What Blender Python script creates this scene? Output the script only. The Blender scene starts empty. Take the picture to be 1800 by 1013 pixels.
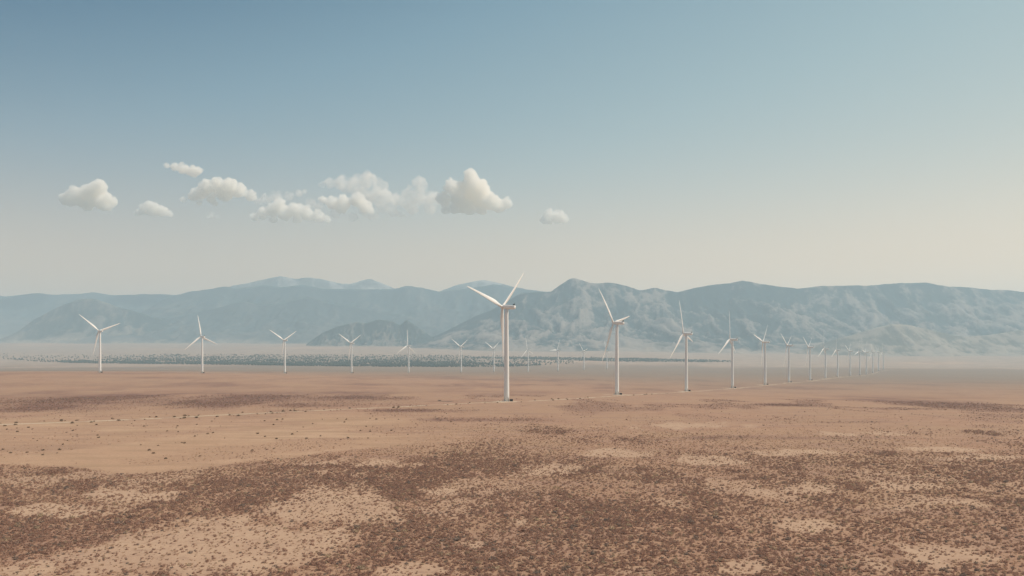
import bpy, math, random
import numpy as np
from mathutils import Matrix, Vector, Euler

random.seed(7)
RNG = np.random.default_rng(11)
sc = bpy.context.scene
col = sc.collection
R = math.radians

# ------------------------------------------------------------------ camera
F = 1400.0            # focal length in pixels of the 1800 px wide photograph
HY = 640.0            # eye level in that photograph
CZ = 35.0             # the drone's height in scene units (metres)
cam_d = bpy.data.cameras.new('camera')
cam = bpy.data.objects.new('camera', cam_d)
col.objects.link(cam)
cam_d.sensor_width = 36.0
cam_d.lens = 36.0 * F / 1800.0
cam_d.shift_y = (HY - 506.5) / 1800.0
cam_d.clip_start = 0.5
cam_d.clip_end = 80000.0
cam.location = (0, 0, CZ)
cam.rotation_euler = (R(90), 0, 0)
sc.camera = cam

# ------------------------------------------------------------------ sky, sun, exposure
SUN_EL, SUN_AZ = 56.0, 80.0          # azimuth clockwise from +Y (the view direction)
world = bpy.data.worlds.new('World')
sc.world = world
world.use_nodes = True
wn, wl = world.node_tree.nodes, world.node_tree.links
for n in list(wn): wn.remove(n)
w_out = wn.new('ShaderNodeOutputWorld')
w_bg = wn.new('ShaderNodeBackground')
w_sky = wn.new('ShaderNodeTexSky')
w_sky.sky_type = 'NISHITA'
w_sky.sun_disc = False
w_sky.sun_elevation = R(SUN_EL)
w_sky.sun_rotation = R(SUN_AZ)
w_sky.altitude = 1500
w_sky.air_density = 1.0
w_sky.dust_density = 1.5
w_sky.ozone_density = 1.0
w_bg.inputs['Strength'].default_value = 0.106
# the photograph is graded: deep teal away from the sun, cream towards the horizon and the sun side.
# The Nishita sky is blended with that same smooth gradient of elevation and angle to the sun.
def w_math(op, x, y=None, c=None):
    m = wn.new('ShaderNodeMath'); m.operation = op
    for k, v in enumerate((x, y, c)):
        if v is None: continue
        if isinstance(v, (int, float)): m.inputs[k].default_value = v
        else: wl.new(v, m.inputs[k])
    return m.outputs[0]
def w_mix(fac, x, y, mode='MIX'):
    m = wn.new('ShaderNodeMix'); m.data_type = 'RGBA'; m.blend_type = mode
    if isinstance(fac, (int, float)): m.inputs[0].default_value = fac
    else: wl.new(fac, m.inputs[0])
    for k, v in ((6, x), (7, y)):
        if isinstance(v, tuple): m.inputs[k].default_value = (*v, 1)
        else: wl.new(v, m.inputs[k])
    return m.outputs[2]
w_dir = wn.new('ShaderNodeTexCoord').outputs['Generated']
w_sep = wn.new('ShaderNodeSeparateXYZ'); wl.new(w_dir, w_sep.inputs[0])
w_z = w_math('ABSOLUTE', w_sep.outputs[2])
w_dot = wn.new('ShaderNodeVectorMath'); w_dot.operation = 'DOT_PRODUCT'
wl.new(w_dir, w_dot.inputs[0])
w_dot.inputs[1].default_value = (math.sin(R(SUN_AZ)) * math.cos(R(SUN_EL)), math.cos(R(SUN_AZ)) * math.cos(R(SUN_EL)), math.sin(R(SUN_EL)))
w_cg = w_dot.outputs['Value']
w_q = w_math('SUBTRACT', w_z, w_math('MULTIPLY', w_cg, 0.4))
w_q = w_math('SUBTRACT', w_q, w_math('MULTIPLY', w_math('POWER', w_math('MAXIMUM', w_cg, 0.0), 10.0), 0.6))   # aureole round the sun
w_ramp = wn.new('ShaderNodeValToRGB')
w_ramp.color_ramp.interpolation = 'LINEAR'
SKY_STOPS = [(-0.5, (1.0, 0.95, 0.80)), (-0.1, (0.60, 0.62, 0.50)), (0.005, (0.45, 0.52, 0.47)), (0.115, (0.295, 0.415, 0.43)), (0.24, (0.125, 0.255, 0.335)),
             (0.32, (0.006, 0.105, 0.205)), (0.6, (0.008, 0.075, 0.17)), (1.0, (0.01, 0.06, 0.15))]
els = w_ramp.color_ramp.elements
for k, (q, c) in enumerate(SKY_STOPS):
    e = els[k] if k < 2 else els.new(0.5)
    e.position = (q + 0.5) / 1.5
for k, (q, c) in enumerate(SKY_STOPS):
    els[k].position = (q + 0.5) / 1.5; els[k].color = (*c, 1)
wl.new(w_math('DIVIDE', w_math('ADD', w_q, 0.5), 1.5), w_ramp.inputs[0])
# cream band that fades out above the horizon
w_hz = w_math('POWER', 2.718, w_math('MULTIPLY', w_math('POWER', w_math('DIVIDE', w_z, 0.15), 2.0), -1.0))
w_hc = w_mix(w_math('MAXIMUM', w_cg, 0.0), (1.16, 0.60, 0.19), (2.20, 1.16, 0.34))
w_grad = w_mix(w_hz, w_ramp.outputs[0], w_hc)
w_grad10 = w_mix(1.0, w_grad, (10.0, 10.0, 10.0), 'MULTIPLY')
w_col = w_mix(0.85, w_sky.outputs[0], w_grad10)
wl.new(w_col, w_bg.inputs['Color'])
wl.new(w_bg.outputs[0], w_out.inputs['Surface'])

sun_d = bpy.data.lights.new('sun', 'SUN')
sun_d.energy = 4.8
sun_d.angle = R(0.55)
sun_d.color = (1.0, 0.885, 0.765)
sun = bpy.data.objects.new('sun', sun_d)
col.objects.link(sun)
sdir = Vector((math.sin(R(SUN_AZ)) * math.cos(R(SUN_EL)), math.cos(R(SUN_AZ)) * math.cos(R(SUN_EL)), math.sin(R(SUN_EL))))
sun.rotation_euler = sdir.to_track_quat('Z', 'Y').to_euler()
sun.location = (0, 0, 500)

sc.view_settings.view_transform = 'Standard'
sc.view_settings.look = 'None'
sc.view_settings.gamma = 1.0
sc.view_settings.exposure = 0.05
sc.view_settings.use_curve_mapping = False
sc.render.engine = 'CYCLES'
sc.cycles.use_denoising = True
sc.cycles.max_bounces = 42
sc.cycles.diffuse_bounces = 2
sc.cycles.volume_bounces = 40
sc.cycles.volume_step_rate = 0.5
sc.cycles.transparent_max_bounces = 8
sc.cycles.caustics_reflective = False
sc.cycles.caustics_refractive = False

# ------------------------------------------------------------------ helpers
def tag(o, label=None, cat=None, group=None, kind=None):
    if label: o['label'] = label
    if cat: o['category'] = cat
    if group: o['group'] = group
    if kind: o['kind'] = kind
    return o

def link(o, parent=None):
    col.objects.link(o)
    if parent is not None: o.parent = parent
    return o

def mesh_obj(name, verts, faces, mat=None, parent=None, smooth=False):
    me = bpy.data.meshes.new(name)
    me.from_pydata([tuple(v) for v in verts], [], [tuple(f) for f in faces])
    if mat is not None: me.materials.append(mat)
    if smooth: me.polygons.foreach_set('use_smooth', [True] * len(me.polygons))
    me.update()
    return link(bpy.data.objects.new(name, me), parent)

def empty(name, loc):
    e = bpy.data.objects.new(name, None)
    e.location = loc
    e.empty_display_size = 2
    return link(e)

class MB:
    """collects simple shapes into one vertex / face list"""
    def __init__(self): self.v, self.f = [], []
    def add(self, vs, fs):
        b = len(self.v)
        self.v += [tuple(p) for p in vs]
        self.f += [tuple(i + b for i in q) for q in fs]
    def box(self, c, s, bevel=0.0):
        x, y, z = c; a, b, h = s[0] / 2, s[1] / 2, s[2] / 2
        k = bevel
        ring = [(-a + k, -b), (a - k, -b), (a, -b + k), (a, b - k), (a - k, b), (-a + k, b), (-a, b - k), (-a, -b + k)] if k else \
               [(-a, -b), (a, -b), (a, b), (-a, b)]
        n = len(ring)
        vs = [(x + p, y + q, z - h) for p, q in ring] + [(x + p, y + q, z + h - k) for p, q in ring]
        fs = [(i, (i + 1) % n, n + (i + 1) % n, n + i) for i in range(n)]
        if k:
            vs += [(x + p * (1 - k / a), y + q * (1 - k / b), z + h) for p, q in ring]
            fs += [(n + i, n + (i + 1) % n, 2 * n + (i + 1) % n, 2 * n + i) for i in range(n)]
            fs += [tuple(range(2 * n, 3 * n)), tuple(reversed(range(n)))]
        else:
            fs += [tuple(range(n, 2 * n)), tuple(reversed(range(n)))]
        self.add(vs, fs)
    def loft(self, rings, cap=True):
        n = len(rings[0]); vs = [p for r in rings for p in r]; fs = []
        for k in range(len(rings) - 1):
            for i in range(n):
                j = (i + 1) % n
                fs.append((k * n + i, k * n + j, (k + 1) * n + j, (k + 1) * n + i))
        if cap:
            fs.append(tuple(reversed(range(n))))
            fs.append(tuple(range((len(rings) - 1) * n, len(rings) * n)))
        self.add(vs, fs)
    def lathe(self, prof, n=24, c=(0, 0, 0)):
        self.loft([[(c[0] + r * math.cos(2 * math.pi * i / n), c[1] + r * math.sin(2 * math.pi * i / n), c[2] + z) for i in range(n)] for r, z in prof])
    def build(self, name, mat, parent=None, smooth=False):
        return mesh_obj(name, self.v, self.f, mat, parent, smooth)

def _hash(ix, iy, seed):
    h = (ix.astype(np.int64) * 374761393 + iy.astype(np.int64) * 668265263 + seed * 1442695041) & 0xffffffff
    h = ((h ^ (h >> 13)) * 1274126177) & 0xffffffff
    h = (h ^ (h >> 16)) & 0xffffffff
    return h.astype(np.float64) / 4294967295.0

def noise2(x, y, seed=0):
    """smooth value noise, 0..1"""
    x = np.asarray(x, float); y = np.asarray(y, float)
    xi = np.floor(x); yi = np.floor(y); fx = x - xi; fy = y - yi
    fx = fx * fx * fx * (fx * (fx * 6 - 15) + 10); fy = fy * fy * fy * (fy * (fy * 6 - 15) + 10)
    a = _hash(xi, yi, seed); b = _hash(xi + 1, yi, seed); c = _hash(xi, yi + 1, seed); d = _hash(xi + 1, yi + 1, seed)
    return (a * (1 - fx) + b * fx) * (1 - fy) + (c * (1 - fx) + d * fx) * fy

def fbm(x, y, octs=4, seed=0, gain=0.5):
    s = 0.0; a = 1.0; t = 0.0
    for o in range(octs):
        # rotate each octave so the lattice does not show
        ca, sa = math.cos(0.7 * o + 0.3), math.sin(0.7 * o + 0.3)
        s = s + a * noise2((x * ca - y * sa) * 2 ** o, (x * sa + y * ca) * 2 ** o, seed + 17 * o); t += a; a *= gain
    return s / t

def ridged(x, y, octs=4, seed=0, gain=0.5):
    s = 0.0; a = 1.0; t = 0.0
    for o in range(octs):
        ca, sa = math.cos(0.5 * o), math.sin(0.5 * o)
        n = noise2((x * ca - y * sa) * 2 ** o, (x * sa + y * ca) * 2 ** o, seed + 13 * o)
        s = s + a * (1 - np.abs(2 * n - 1)); t += a; a *= gain
    return s / t

def sstep(a, b, x):
    t = np.clip((x - a) / (b - a), 0, 1)
    return t * t * (3 - 2 * t)

# ------------------------------------------------------------------ where the turbines stand
# (photo x of the tower foot, photo y of the foot, height of the tower in photo pixels, first blade angle)
RIGHT_ROW = [(890.5, 705, 162, 163), (1084.5, 694.5, 123.5, 132), (1206.5, 687.5, 99, 107), (1287.5, 682, 83.5, 93), (1345, 676.8, 73.5, 165),
             (1387, 672.8, 63.5, 149), (1424, 669.5, 57.2, 150), (1451, 665.6, 51, 90), (1472.5, 663, 46.3, 90), (1494.5, 661, 42.4, 157),
             (1511.5, 659.6, 40, 74), (1523, 658.4, 38, 170), (1534.5, 655.6, 35, 110), (1544.5, 652.5, 32.7, 150), (1552.8, 649.6, 30, 100)]
LEFT_ROW = [(175.8, 655.3, 71.6, 141), (355.5, 656.3, 62.7, 100), (500.6, 656.3, 56.8, 150), (618, 655.9, 51.5, 150), (718.3, 655.3, 46.3, 91),
            (810.8, 654.9, 43.9, 150), (868.2, 654.4, 39.8, 152), (928.5, 654.2, 37.9, 103), (980.8, 652.5, 35.5, 62), (1026.6, 651.1, 32.5, 134), (1067, 649, 31, 110)]
TOWER_H = 80.0
def from_foot(px, py, h):
    d = TOWER_H * F / h
    return ((px - 900) / F * d, d, -(py - HY) / F * d)      # z relative to the eye

# ------------------------------------------------------------------ terrain height: thin plate spline through measured points
ctrl = []
for t in RIGHT_ROW + LEFT_ROW:
    ctrl.append(from_foot(*t[:3]))
for X in (-900, -300, 300, 900):
    for Y in (-1500, -300, 150, 420): ctrl.append((X, Y, -32.5))
far = [(4500, -2), (5200, 28), (6000, 62), (7500, 140), (9000, 225), (11000, 340), (14000, 520), (18000, 700)]
for Y, z in far:
    for k in (-0.85, -0.45, -0.1, 0.3, 0.7): ctrl.append((k * Y, Y, z - (14 if k > 0.2 else 0) * (Y < 8000)))
for X in (-9000, 9000):
    for Y in (-6000, 0): ctrl.append((X, Y, -30))
ctrl = np.array(ctrl)
_S = 1000.0
P = ctrl[:, :2] / _S
def _U(r2): return 0.5 * r2 * np.log(np.maximum(r2, 1e-12))
K = _U(((P[:, None] - P[None]) ** 2).sum(-1)) + np.eye(len(P)) * 0.02
A = np.zeros((len(P) + 3, len(P) + 3))
A[:len(P), :len(P)] = K
A[:len(P), len(P)] = 1; A[:len(P), len(P) + 1:] = P
A[len(P), :len(P)] = 1; A[len(P) + 1:, :len(P)] = P.T
W = np.linalg.solve(A, np.concatenate([ctrl[:, 2], np.zeros(3)]))

def height(x, y):
    x = np.atleast_1d(np.asarray(x, float)); y = np.atleast_1d(np.asarray(y, float))
    sh = x.shape; x = x.ravel(); y = y.ravel()
    z = W[len(P)] + W[len(P) + 1] * x / _S + W[len(P) + 2] * y / _S
    for i in range(len(P)):
        z = z + W[i] * _U((x / _S - P[i, 0]) ** 2 + (y / _S - P[i, 1]) ** 2)
    r = np.hypot(x, y)
    z = z + (fbm(x / 70, y / 70, 3, 5) - 0.5) * 0.9 * sstep(40, 160, r) + (fbm(x / 420, y / 420, 2, 9) - 0.5) * 2.2 * sstep(300, 900, r)
    return (z + CZ).reshape(sh)

def at(px, py):
    """ground point under a photo pixel (bisection along the ray)"""
    def f(Y):
        X = (px - 900) / F * Y
        return (CZ - (py - HY) / F * Y) - float(height(X, Y)[0])
    lo, hi = 20.0, 20.0
    while hi < 20000 and f(hi) > 0: lo, hi = hi, hi * 1.08
    for _ in range(30):
        m = (lo + hi) / 2
        if f(m) > 0: lo = m
        else: hi = m
    Y = (lo + hi) / 2
    return ((px - 900) / F * Y, Y, float(height((px - 900) / F * Y, Y)[0]))

def photo_xy(x, y, z):
    yy = np.maximum(y, 1.0)
    return 900 + F * x / yy, HY - F * (z - CZ) / yy

# ------------------------------------------------------------------ vegetation plan (measured in the photograph, laid on the ground)
PALE = [(95, 900, 62, 8), (560, 885, 150, 26), (380, 950, 150, 36), (250, 872, 60, 8), (772, 866, 62, 8), (718, 1002, 50, 14), (835, 957, 40, 10),
        (968, 826, 52, 8), (1392, 866, 52, 12), (1440, 924, 80, 12), (1605, 855, 62, 6), (1640, 886, 95, 12), (1490, 763, 80, 4), (1640, 978, 110, 26),
        (915, 916, 34, 10), (1110, 798, 70, 6), (1230, 811, 60, 6), (40, 1000, 60, 14), (250, 985, 110, 26), (1310, 1000, 60, 14), (1730, 805, 60, 5), (1400, 795, 60, 5),
        (640, 815, 90, 8), (1180, 748, 100, 4), (1650, 790, 60, 4)]
DARK = [(80, 838, 120, 17), (80, 880, 140, 13), (190, 925, 190, 34), (430, 848, 180, 12), (900, 905, 330, 55), (880, 816, 160, 18), (1110, 840, 170, 12),
        (1100, 776, 75, 8), (1540, 799, 55, 5), (1535, 816, 38, 5), (1480, 852, 180, 12), (1665, 867, 150, 12), (965, 756, 70, 7), (1745, 762, 70, 5),
        (1220, 895, 180, 40), (1100, 960, 300, 40), (620, 985, 230, 26), (800, 930, 200, 40), (1560, 935, 200, 24), (1700, 920, 120, 16),
        (420, 905, 120, 12), (1370, 975, 120, 26), (60, 960, 90, 22), (1280, 830, 60, 6), (1760, 840, 60, 6), (560, 820, 110, 8), (1690, 960, 60, 16)]
FAR_DARK = [(120, 700, 260, 9), (330, 706, 220, 10), (90, 718, 160, 6), (520, 700, 160, 6), (650, 690, 200, 3), (420, 690, 170, 4), (560, 712, 130, 5), (840, 738, 90, 3),
            (700, 722, 90, 3), (1000, 668, 120, 2), (300, 664, 120, 2), (760, 662, 80, 2), (640, 676, 60, 1.5), (900, 677, 160, 2), (1640, 700, 80, 2), (1350, 712, 60, 2),
            (1500, 742, 60, 2), (1300, 770, 80, 2.5)]

FAR_PALE = [(300, 614, 70, 1.6), (560, 612, 130, 2.2), (1640, 638.5, 70, 2.2), (200, 596, 90, 7), (1010, 636, 70, 1.6), (70, 606, 80, 3), (1760, 604, 60, 2.5), (420, 603, 60, 1.6), (700, 606, 90, 2)]
def ellipses(px, py, L, soft, wob):
    d = np.zeros_like(px)
    for cx, cy, rx, ry in L:
        q = np.sqrt(((px - cx) / rx) ** 2 + ((py - cy) / ry) ** 2) + wob
        d = np.maximum(d, 1 - sstep(1 - soft, 1 + soft, q))
    return d

def plan(x, y, z):
    """shrub density, bareness, far dark cover, tan field for ground points"""
    px, py = photo_xy(x, y, z)
    w1 = (fbm(x / 26, y / 60, 4, 21) - 0.5) * 1.6
    w2 = (fbm(x / 14, y / 34, 4, 31) - 0.5) * 2.6
    py2 = py + (fbm(x / 40, y / 90, 4, 41) - 0.5) * 26
    # lower rim of the tan field
    rim = np.interp(px, [-400, 0, 100, 180, 240, 330, 450, 570, 700, 800, 880, 960, 1100], [815, 817, 821, 831, 832, 825, 811, 798, 786, 778, 766, 750, 735])
    upper = np.interp(px, [-400, 0, 300, 600, 900], [738, 736, 729, 722, 742])
    field = sstep(2, -5, py + (w2 * 4) - rim) * sstep(-12, 18, py2 + w1 * 6 - upper) * sstep(960, 560, px + w1 * 120)
    field = field * (1 - 0.62 * sstep(0.47, 0.62, fbm(x / 45, y / 30, 5, 47)))
    near = (1 - sstep(4, -4, py + (w2 * 5) - rim)) * sstep(770, 850, py2 + (px > 900) * 4)
    med = sstep(712, 790, py2) * (1 - field)
    n1 = 0.55 * fbm(x / 30, y / 36, 4, 51) + 0.45 * fbm(x / 10, y / 18, 4, 53)
    dens = (0.07 + 0.34 * sstep(0.46, 0.70, fbm(x / 30, y / 60, 4, 58))) * med + near * (0.30 + 0.24 * sstep(860, 920, py2) + 0.45 * sstep(0.41, 0.57, n1))
    dark = ellipses(px, py, DARK, 0.75, w1 * 1.15) * (0.45 + 0.55 * sstep(0.36, 0.6, fbm(x / 9, y / 20, 3, 55)))
    pale = 0.85 * ellipses(px, py, PALE, 0.4, w2 + (fbm(x / 5, y / 12, 3, 33) - 0.5) * 1.2)
    pale = np.maximum(pale, near * 0.5 * sstep(0.6, 0.72, fbm(x / 22, y / 40, 4, 61)))
    dens = np.maximum(dens, 0.86 * dark)
    dens = dens * (1 - 0.80 * pale) * (1 - 0.985 * np.sqrt(field))
    fard = ellipses(px, py, FAR_DARK, 0.85, (fbm(x / 60, y / 200, 5, 71) - 0.5) * 2.6) * (0.5 + 0.5 * sstep(0.35, 0.62, fbm(x / 35, y / 60, 4, 75)))
    rr = np.hypot(x, y)
    streak = sstep(0.52, 0.70, fbm(x / 130, y / 260, 5, 81)) * sstep(420, 700, rr) * (1 - field)
    streak2 = sstep(0.53, 0.66, fbm(x / 38, y / 75, 5, 83)) * sstep(380, 620, rr) * (1 - field) * (1 - sstep(1800, 2600, rr))
    fard = np.maximum(fard, np.maximum(0.75 * streak, 0.38 * streak2))
    dens = np.maximum(dens, 0.55 * fard * (rr < 900) * (1 - field))
    fp = ellipses(px, py, FAR_PALE, 0.7, (fbm(x / 300, y / 900, 4, 73) - 0.5) * 1.6) * (rr > 1500)
    pale = np.maximum(pale, fp)
    return dens, pale, fard, field

# ------------------------------------------------------------------ materials
def new_mat(name):
    m = bpy.data.materials.new(name)
    m.use_nodes = True
    nt = m.node_tree
    b = nt.nodes['Principled BSDF']
    b.inputs['Roughness'].default_value = 0.9
    b.inputs['Specular IOR Level'].default_value = 0.15
    return m, nt.nodes, nt.links, b

def mixc(N, L, fac, a, b, mode='MIX'):
    m = N.new('ShaderNodeMix'); m.data_type = 'RGBA'; m.blend_type = mode
    if isinstance(fac, (int, float)): m.inputs[0].default_value = fac
    else: L.new(fac, m.inputs[0])
    for k, v in ((6, a), (7, b)):
        if isinstance(v, tuple): m.inputs[k].default_value = (*v, 1)
        else: L.new(v, m.inputs[k])
    return m.outputs[2]

def math_n(N, L, op, a, b=None, c=None, clamp=False):
    m = N.new('ShaderNodeMath'); m.operation = op; m.use_clamp = clamp
    for k, v in enumerate((a, b, c)):
        if v is None: continue
        if isinstance(v, (int, float)): m.inputs[k].default_value = v
        else: L.new(v, m.inputs[k])
    return m.outputs[0]

def ramp(N, L, fac, lo, hi):
    m = N.new('ShaderNodeMapRange'); m.interpolation_type = 'SMOOTHSTEP'
    m.inputs['From Min'].default_value = lo; m.inputs['From Max'].default_value = hi
    L.new(fac, m.inputs['Value'])
    return m.outputs['Result']

def noise_n(N, L, vec, scale, detail=4, rough=0.55):
    n = N.new('ShaderNodeTexNoise')
    n.inputs['Scale'].default_value = scale; n.inputs['Detail'].default_value = detail; n.inputs['Roughness'].default_value = rough
    L.new(vec, n.inputs['Vector'])
    return n.outputs['Fac']

def attr(N, name):
    a = N.new('ShaderNodeAttribute'); a.attribute_name = name
    return a.outputs['Fac']

def ground_material():
    m, N, L, b = new_mat('dry_plain')
    pos = N.new('ShaderNodeNewGeometry').outputs['Position']
    n_big = noise_n(N, L, pos, 0.012, 6, 0.6)
    n_mid = noise_n(N, L, pos, 0.11, 5, 0.6)
    n_fine = noise_n(N, L, pos, 1.3, 5, 0.65)
    n_grain = noise_n(N, L, pos, 5.0, 3, 0.7)
    n_far = noise_n(N, L, pos, 0.35, 6, 0.72)
    grass = mixc(N, L, ramp(N, L, n_mid, 0.35, 0.65), (0.305, 0.176, 0.115), (0.37, 0.225, 0.150))
    grass = mixc(N, L, ramp(N, L, n_big, 0.4, 0.62), grass, (0.345, 0.215, 0.138))
    sand = mixc(N, L, ramp(N, L, n_mid, 0.35, 0.65), (0.45, 0.308, 0.210), (0.40, 0.265, 0.182))
    tanc = mixc(N, L, ramp(N, L, n_big, 0.38, 0.62), (0.435, 0.286, 0.188), (0.39, 0.245, 0.158))
    mp = N.new('ShaderNodeMapping'); mp.inputs['Scale'].default_value = (0.25, 1, 1); mp.inputs['Rotation'].default_value = (0, 0, 0.12)
    L.new(pos, mp.inputs['Vector'])
    n_str = noise_n(N, L, mp.outputs[0], 0.09, 6, 0.62)
    tanc = mixc(N, L, math_n(N, L, 'MULTIPLY', ramp(N, L, n_str, 0.45, 0.62), 0.9), tanc, (0.335, 0.215, 0.135))
    grass = mixc(N, L, math_n(N, L, 'MULTIPLY', ramp(N, L, n_str, 0.48, 0.62), 0.7), grass, (0.29, 0.175, 0.125))
    c = mixc(N, L, attr(N, 'field'), grass, tanc)
    c = mixc(N, L, attr(N, 'pale'), c, sand)
    c = mixc(N, L, math_n(N, L, 'MULTIPLY', attr(N, 'cover'), ramp(N, L, n_mid, 0.2, 0.55)), c, (0.17, 0.09, 0.072))
    c = mixc(N, L, math_n(N, L, 'SUBTRACT', attr(N, 'fan'), math_n(N, L, 'MULTIPLY', attr(N, 'pale'), 0.8), None, True), c, mixc(N, L, ramp(N, L, n_big, 0.35, 0.65), (0.38, 0.275, 0.205), (0.27, 0.20, 0.15)))
    c = mixc(N, L, attr(N, 'grey'), c, (0.19, 0.15, 0.115))
    # low dry tufts between the shrubs
    c = mixc(N, L, math_n(N, L, 'MULTIPLY', ramp(N, L, n_far, 0.52, 0.66), math_n(N, L, 'SUBTRACT', 0.5, math_n(N, L, 'MULTIPLY', attr(N, 'field'), 0.25))), c, (0.21, 0.12, 0.088))
    t = math_n(N, L, 'MULTIPLY', ramp(N, L, n_fine, 0.5, 0.72), math_n(N, L, 'SUBTRACT', 0.55, math_n(N, L, 'MULTIPLY', attr(N, 'pale'), 0.3)))
    c = mixc(N, L, t, c, (0.20, 0.115, 0.08))
    c = mixc(N, L, math_n(N, L, 'MULTIPLY', ramp(N, L, n_grain, 0.45, 0.75), 0.3), c, (0.52, 0.38, 0.26))
    L.new(c, b.inputs['Base Color'])
    bump = N.new('ShaderNodeBump'); bump.inputs['Strength'].default_value = 0.6; bump.inputs['Distance'].default_value = 0.12
    L.new(n_fine, bump.inputs['Height'])
    L.new(bump.outputs[0], b.inputs['Normal'])
    b.inputs['Specular IOR Level'].default_value = 0.05
    return m

def leaf_material(name, c1, c2, c3=None, through=0.0, variety=False):
    m, N, L, b = new_mat(name)
    oi = N.new('ShaderNodeObjectInfo')
    tc = N.new('ShaderNodeTexCoord').outputs['Object']
    n = noise_n(N, L, tc, 6.0, 3)
    c = mixc(N, L, oi.outputs['Random'], c1, c2)
    r2 = math_n(N, L, 'FRACT', math_n(N, L, 'MULTIPLY', oi.outputs['Random'], 7.31))
    if variety:
        c = mixc(N, L, ramp(N, L, r2, 0.80, 0.84), c, (0.21, 0.175, 0.145))
        c = mixc(N, L, ramp(N, L, r2, 0.93, 0.95), c, (0.52, 0.40, 0.25))
    if c3: c = mixc(N, L, ramp(N, L, n, 0.4, 0.65), c, c3)
    L.new(c, b.inputs['Base Color'])
    b.inputs['Specular IOR Level'].default_value = 0.05
    if through:
        tr = N.new('ShaderNodeBsdfTranslucent'); L.new(c, tr.inputs['Color'])
        mx = N.new('ShaderNodeMixShader'); mx.inputs[0].default_value = through
        L.new(b.outputs[0], mx.inputs[1]); L.new(tr.outputs[0], mx.inputs[2])
        L.new(mx.outputs[0], N['Material Output'].inputs['Surface'])
    return m

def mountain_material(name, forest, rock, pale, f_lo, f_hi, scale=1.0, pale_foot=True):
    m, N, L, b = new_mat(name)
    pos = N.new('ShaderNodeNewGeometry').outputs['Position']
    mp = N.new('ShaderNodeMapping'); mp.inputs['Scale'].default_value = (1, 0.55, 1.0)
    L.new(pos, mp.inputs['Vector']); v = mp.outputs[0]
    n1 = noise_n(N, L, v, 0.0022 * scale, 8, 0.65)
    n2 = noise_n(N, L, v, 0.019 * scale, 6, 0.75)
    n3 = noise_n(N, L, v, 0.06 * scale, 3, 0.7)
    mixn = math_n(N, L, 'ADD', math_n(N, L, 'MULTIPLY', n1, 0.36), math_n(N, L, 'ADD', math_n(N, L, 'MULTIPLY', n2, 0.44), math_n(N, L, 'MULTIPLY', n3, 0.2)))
    mixn = math_n(N, L, 'ADD', mixn, math_n(N, L, 'MULTIPLY', attr(N, 'open'), 0.27))  # barer low slopes, plus relief shading put into colour: ridges light, gullies dark
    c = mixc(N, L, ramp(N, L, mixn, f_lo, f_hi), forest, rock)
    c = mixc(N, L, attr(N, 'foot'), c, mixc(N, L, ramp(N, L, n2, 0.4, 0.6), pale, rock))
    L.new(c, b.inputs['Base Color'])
    b.inputs['Specular IOR Level'].default_value = 0.0
    return m

def white_paint(name, c, rough=0.45):
    m, N, L, b = new_mat(name)
    tc = N.new('ShaderNodeTexCoord').outputs['Object']
    mp = N.new('ShaderNodeMapping'); mp.inputs['Scale'].default_value = (1, 1, 0.06)
    L.new(tc, mp.inputs['Vector'])
    n = noise_n(N, L, mp.outputs[0], 1.2, 5)
    L.new(mixc(N, L, ramp(N, L, n, 0.45, 0.8), c, tuple(k * 0.88 for k in c)), b.inputs['Base Color'])
    b.inputs['Roughness'].default_value = rough
    b.inputs['Specular IOR Level'].default_value = 0.4
    return m

def plain_mat(name, c, rough=0.7):
    m, N, L, b = new_mat(name)
    tc = N.new('ShaderNodeTexCoord').outputs['Object']
    n = noise_n(N, L, tc, 3.0, 4)
    L.new(mixc(N, L, ramp(N, L, n, 0.35, 0.7), c, tuple(k * 0.75 for k in c)), b.inputs['Base Color'])
    b.inputs['Roughness'].default_value = rough
    return m

M_GROUND = ground_material()
M_SAGE = leaf_material('sagebrush_leaves', (0.32, 0.178, 0.13), (0.53, 0.32, 0.226), (0.38, 0.25, 0.19), 0.42, True)
M_BUSH = leaf_material('bush_leaves', (0.24, 0.165, 0.105), (0.33, 0.22, 0.145), (0.20, 0.155, 0.10), 0.4)
M_TREE = leaf_material('juniper_leaves', (0.045, 0.058, 0.048), (0.075, 0.088, 0.066))
M_WOOD = plain_mat('bark', (0.12, 0.085, 0.06))
def road_material():
    m, N, L, b = new_mat('road_gravel')
    pos = N.new('ShaderNodeNewGeometry').outputs['Position']
    n1 = noise_n(N, L, pos, 0.055, 5, 0.65)
    n2 = noise_n(N, L, pos, 1.1, 4, 0.6)
    c = mixc(N, L, ramp(N, L, n2, 0.35, 0.7), (0.56, 0.45, 0.32), (0.46, 0.35, 0.245))
    c = mixc(N, L, math_n(N, L, 'MULTIPLY', ramp(N, L, n1, 0.47, 0.58), 0.9), c, (0.36, 0.23, 0.155))
    L.new(c, b.inputs['Base Color'])
    return m
M_ROAD = road_material()
M_WHITE = white_paint('turbine_white', (0.90, 0.87, 0.82))
M_BLADE = white_paint('blade_white', (0.91, 0.88, 0.83), 0.4)
M_DARK = plain_mat('dark_green_steel', (0.018, 0.02, 0.018), 0.5)
M_CONC = plain_mat('concrete', (0.42, 0.38, 0.33), 0.9)
M_STEEL = plain_mat('galvanised_steel', (0.30, 0.30, 0.29), 0.5)

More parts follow.
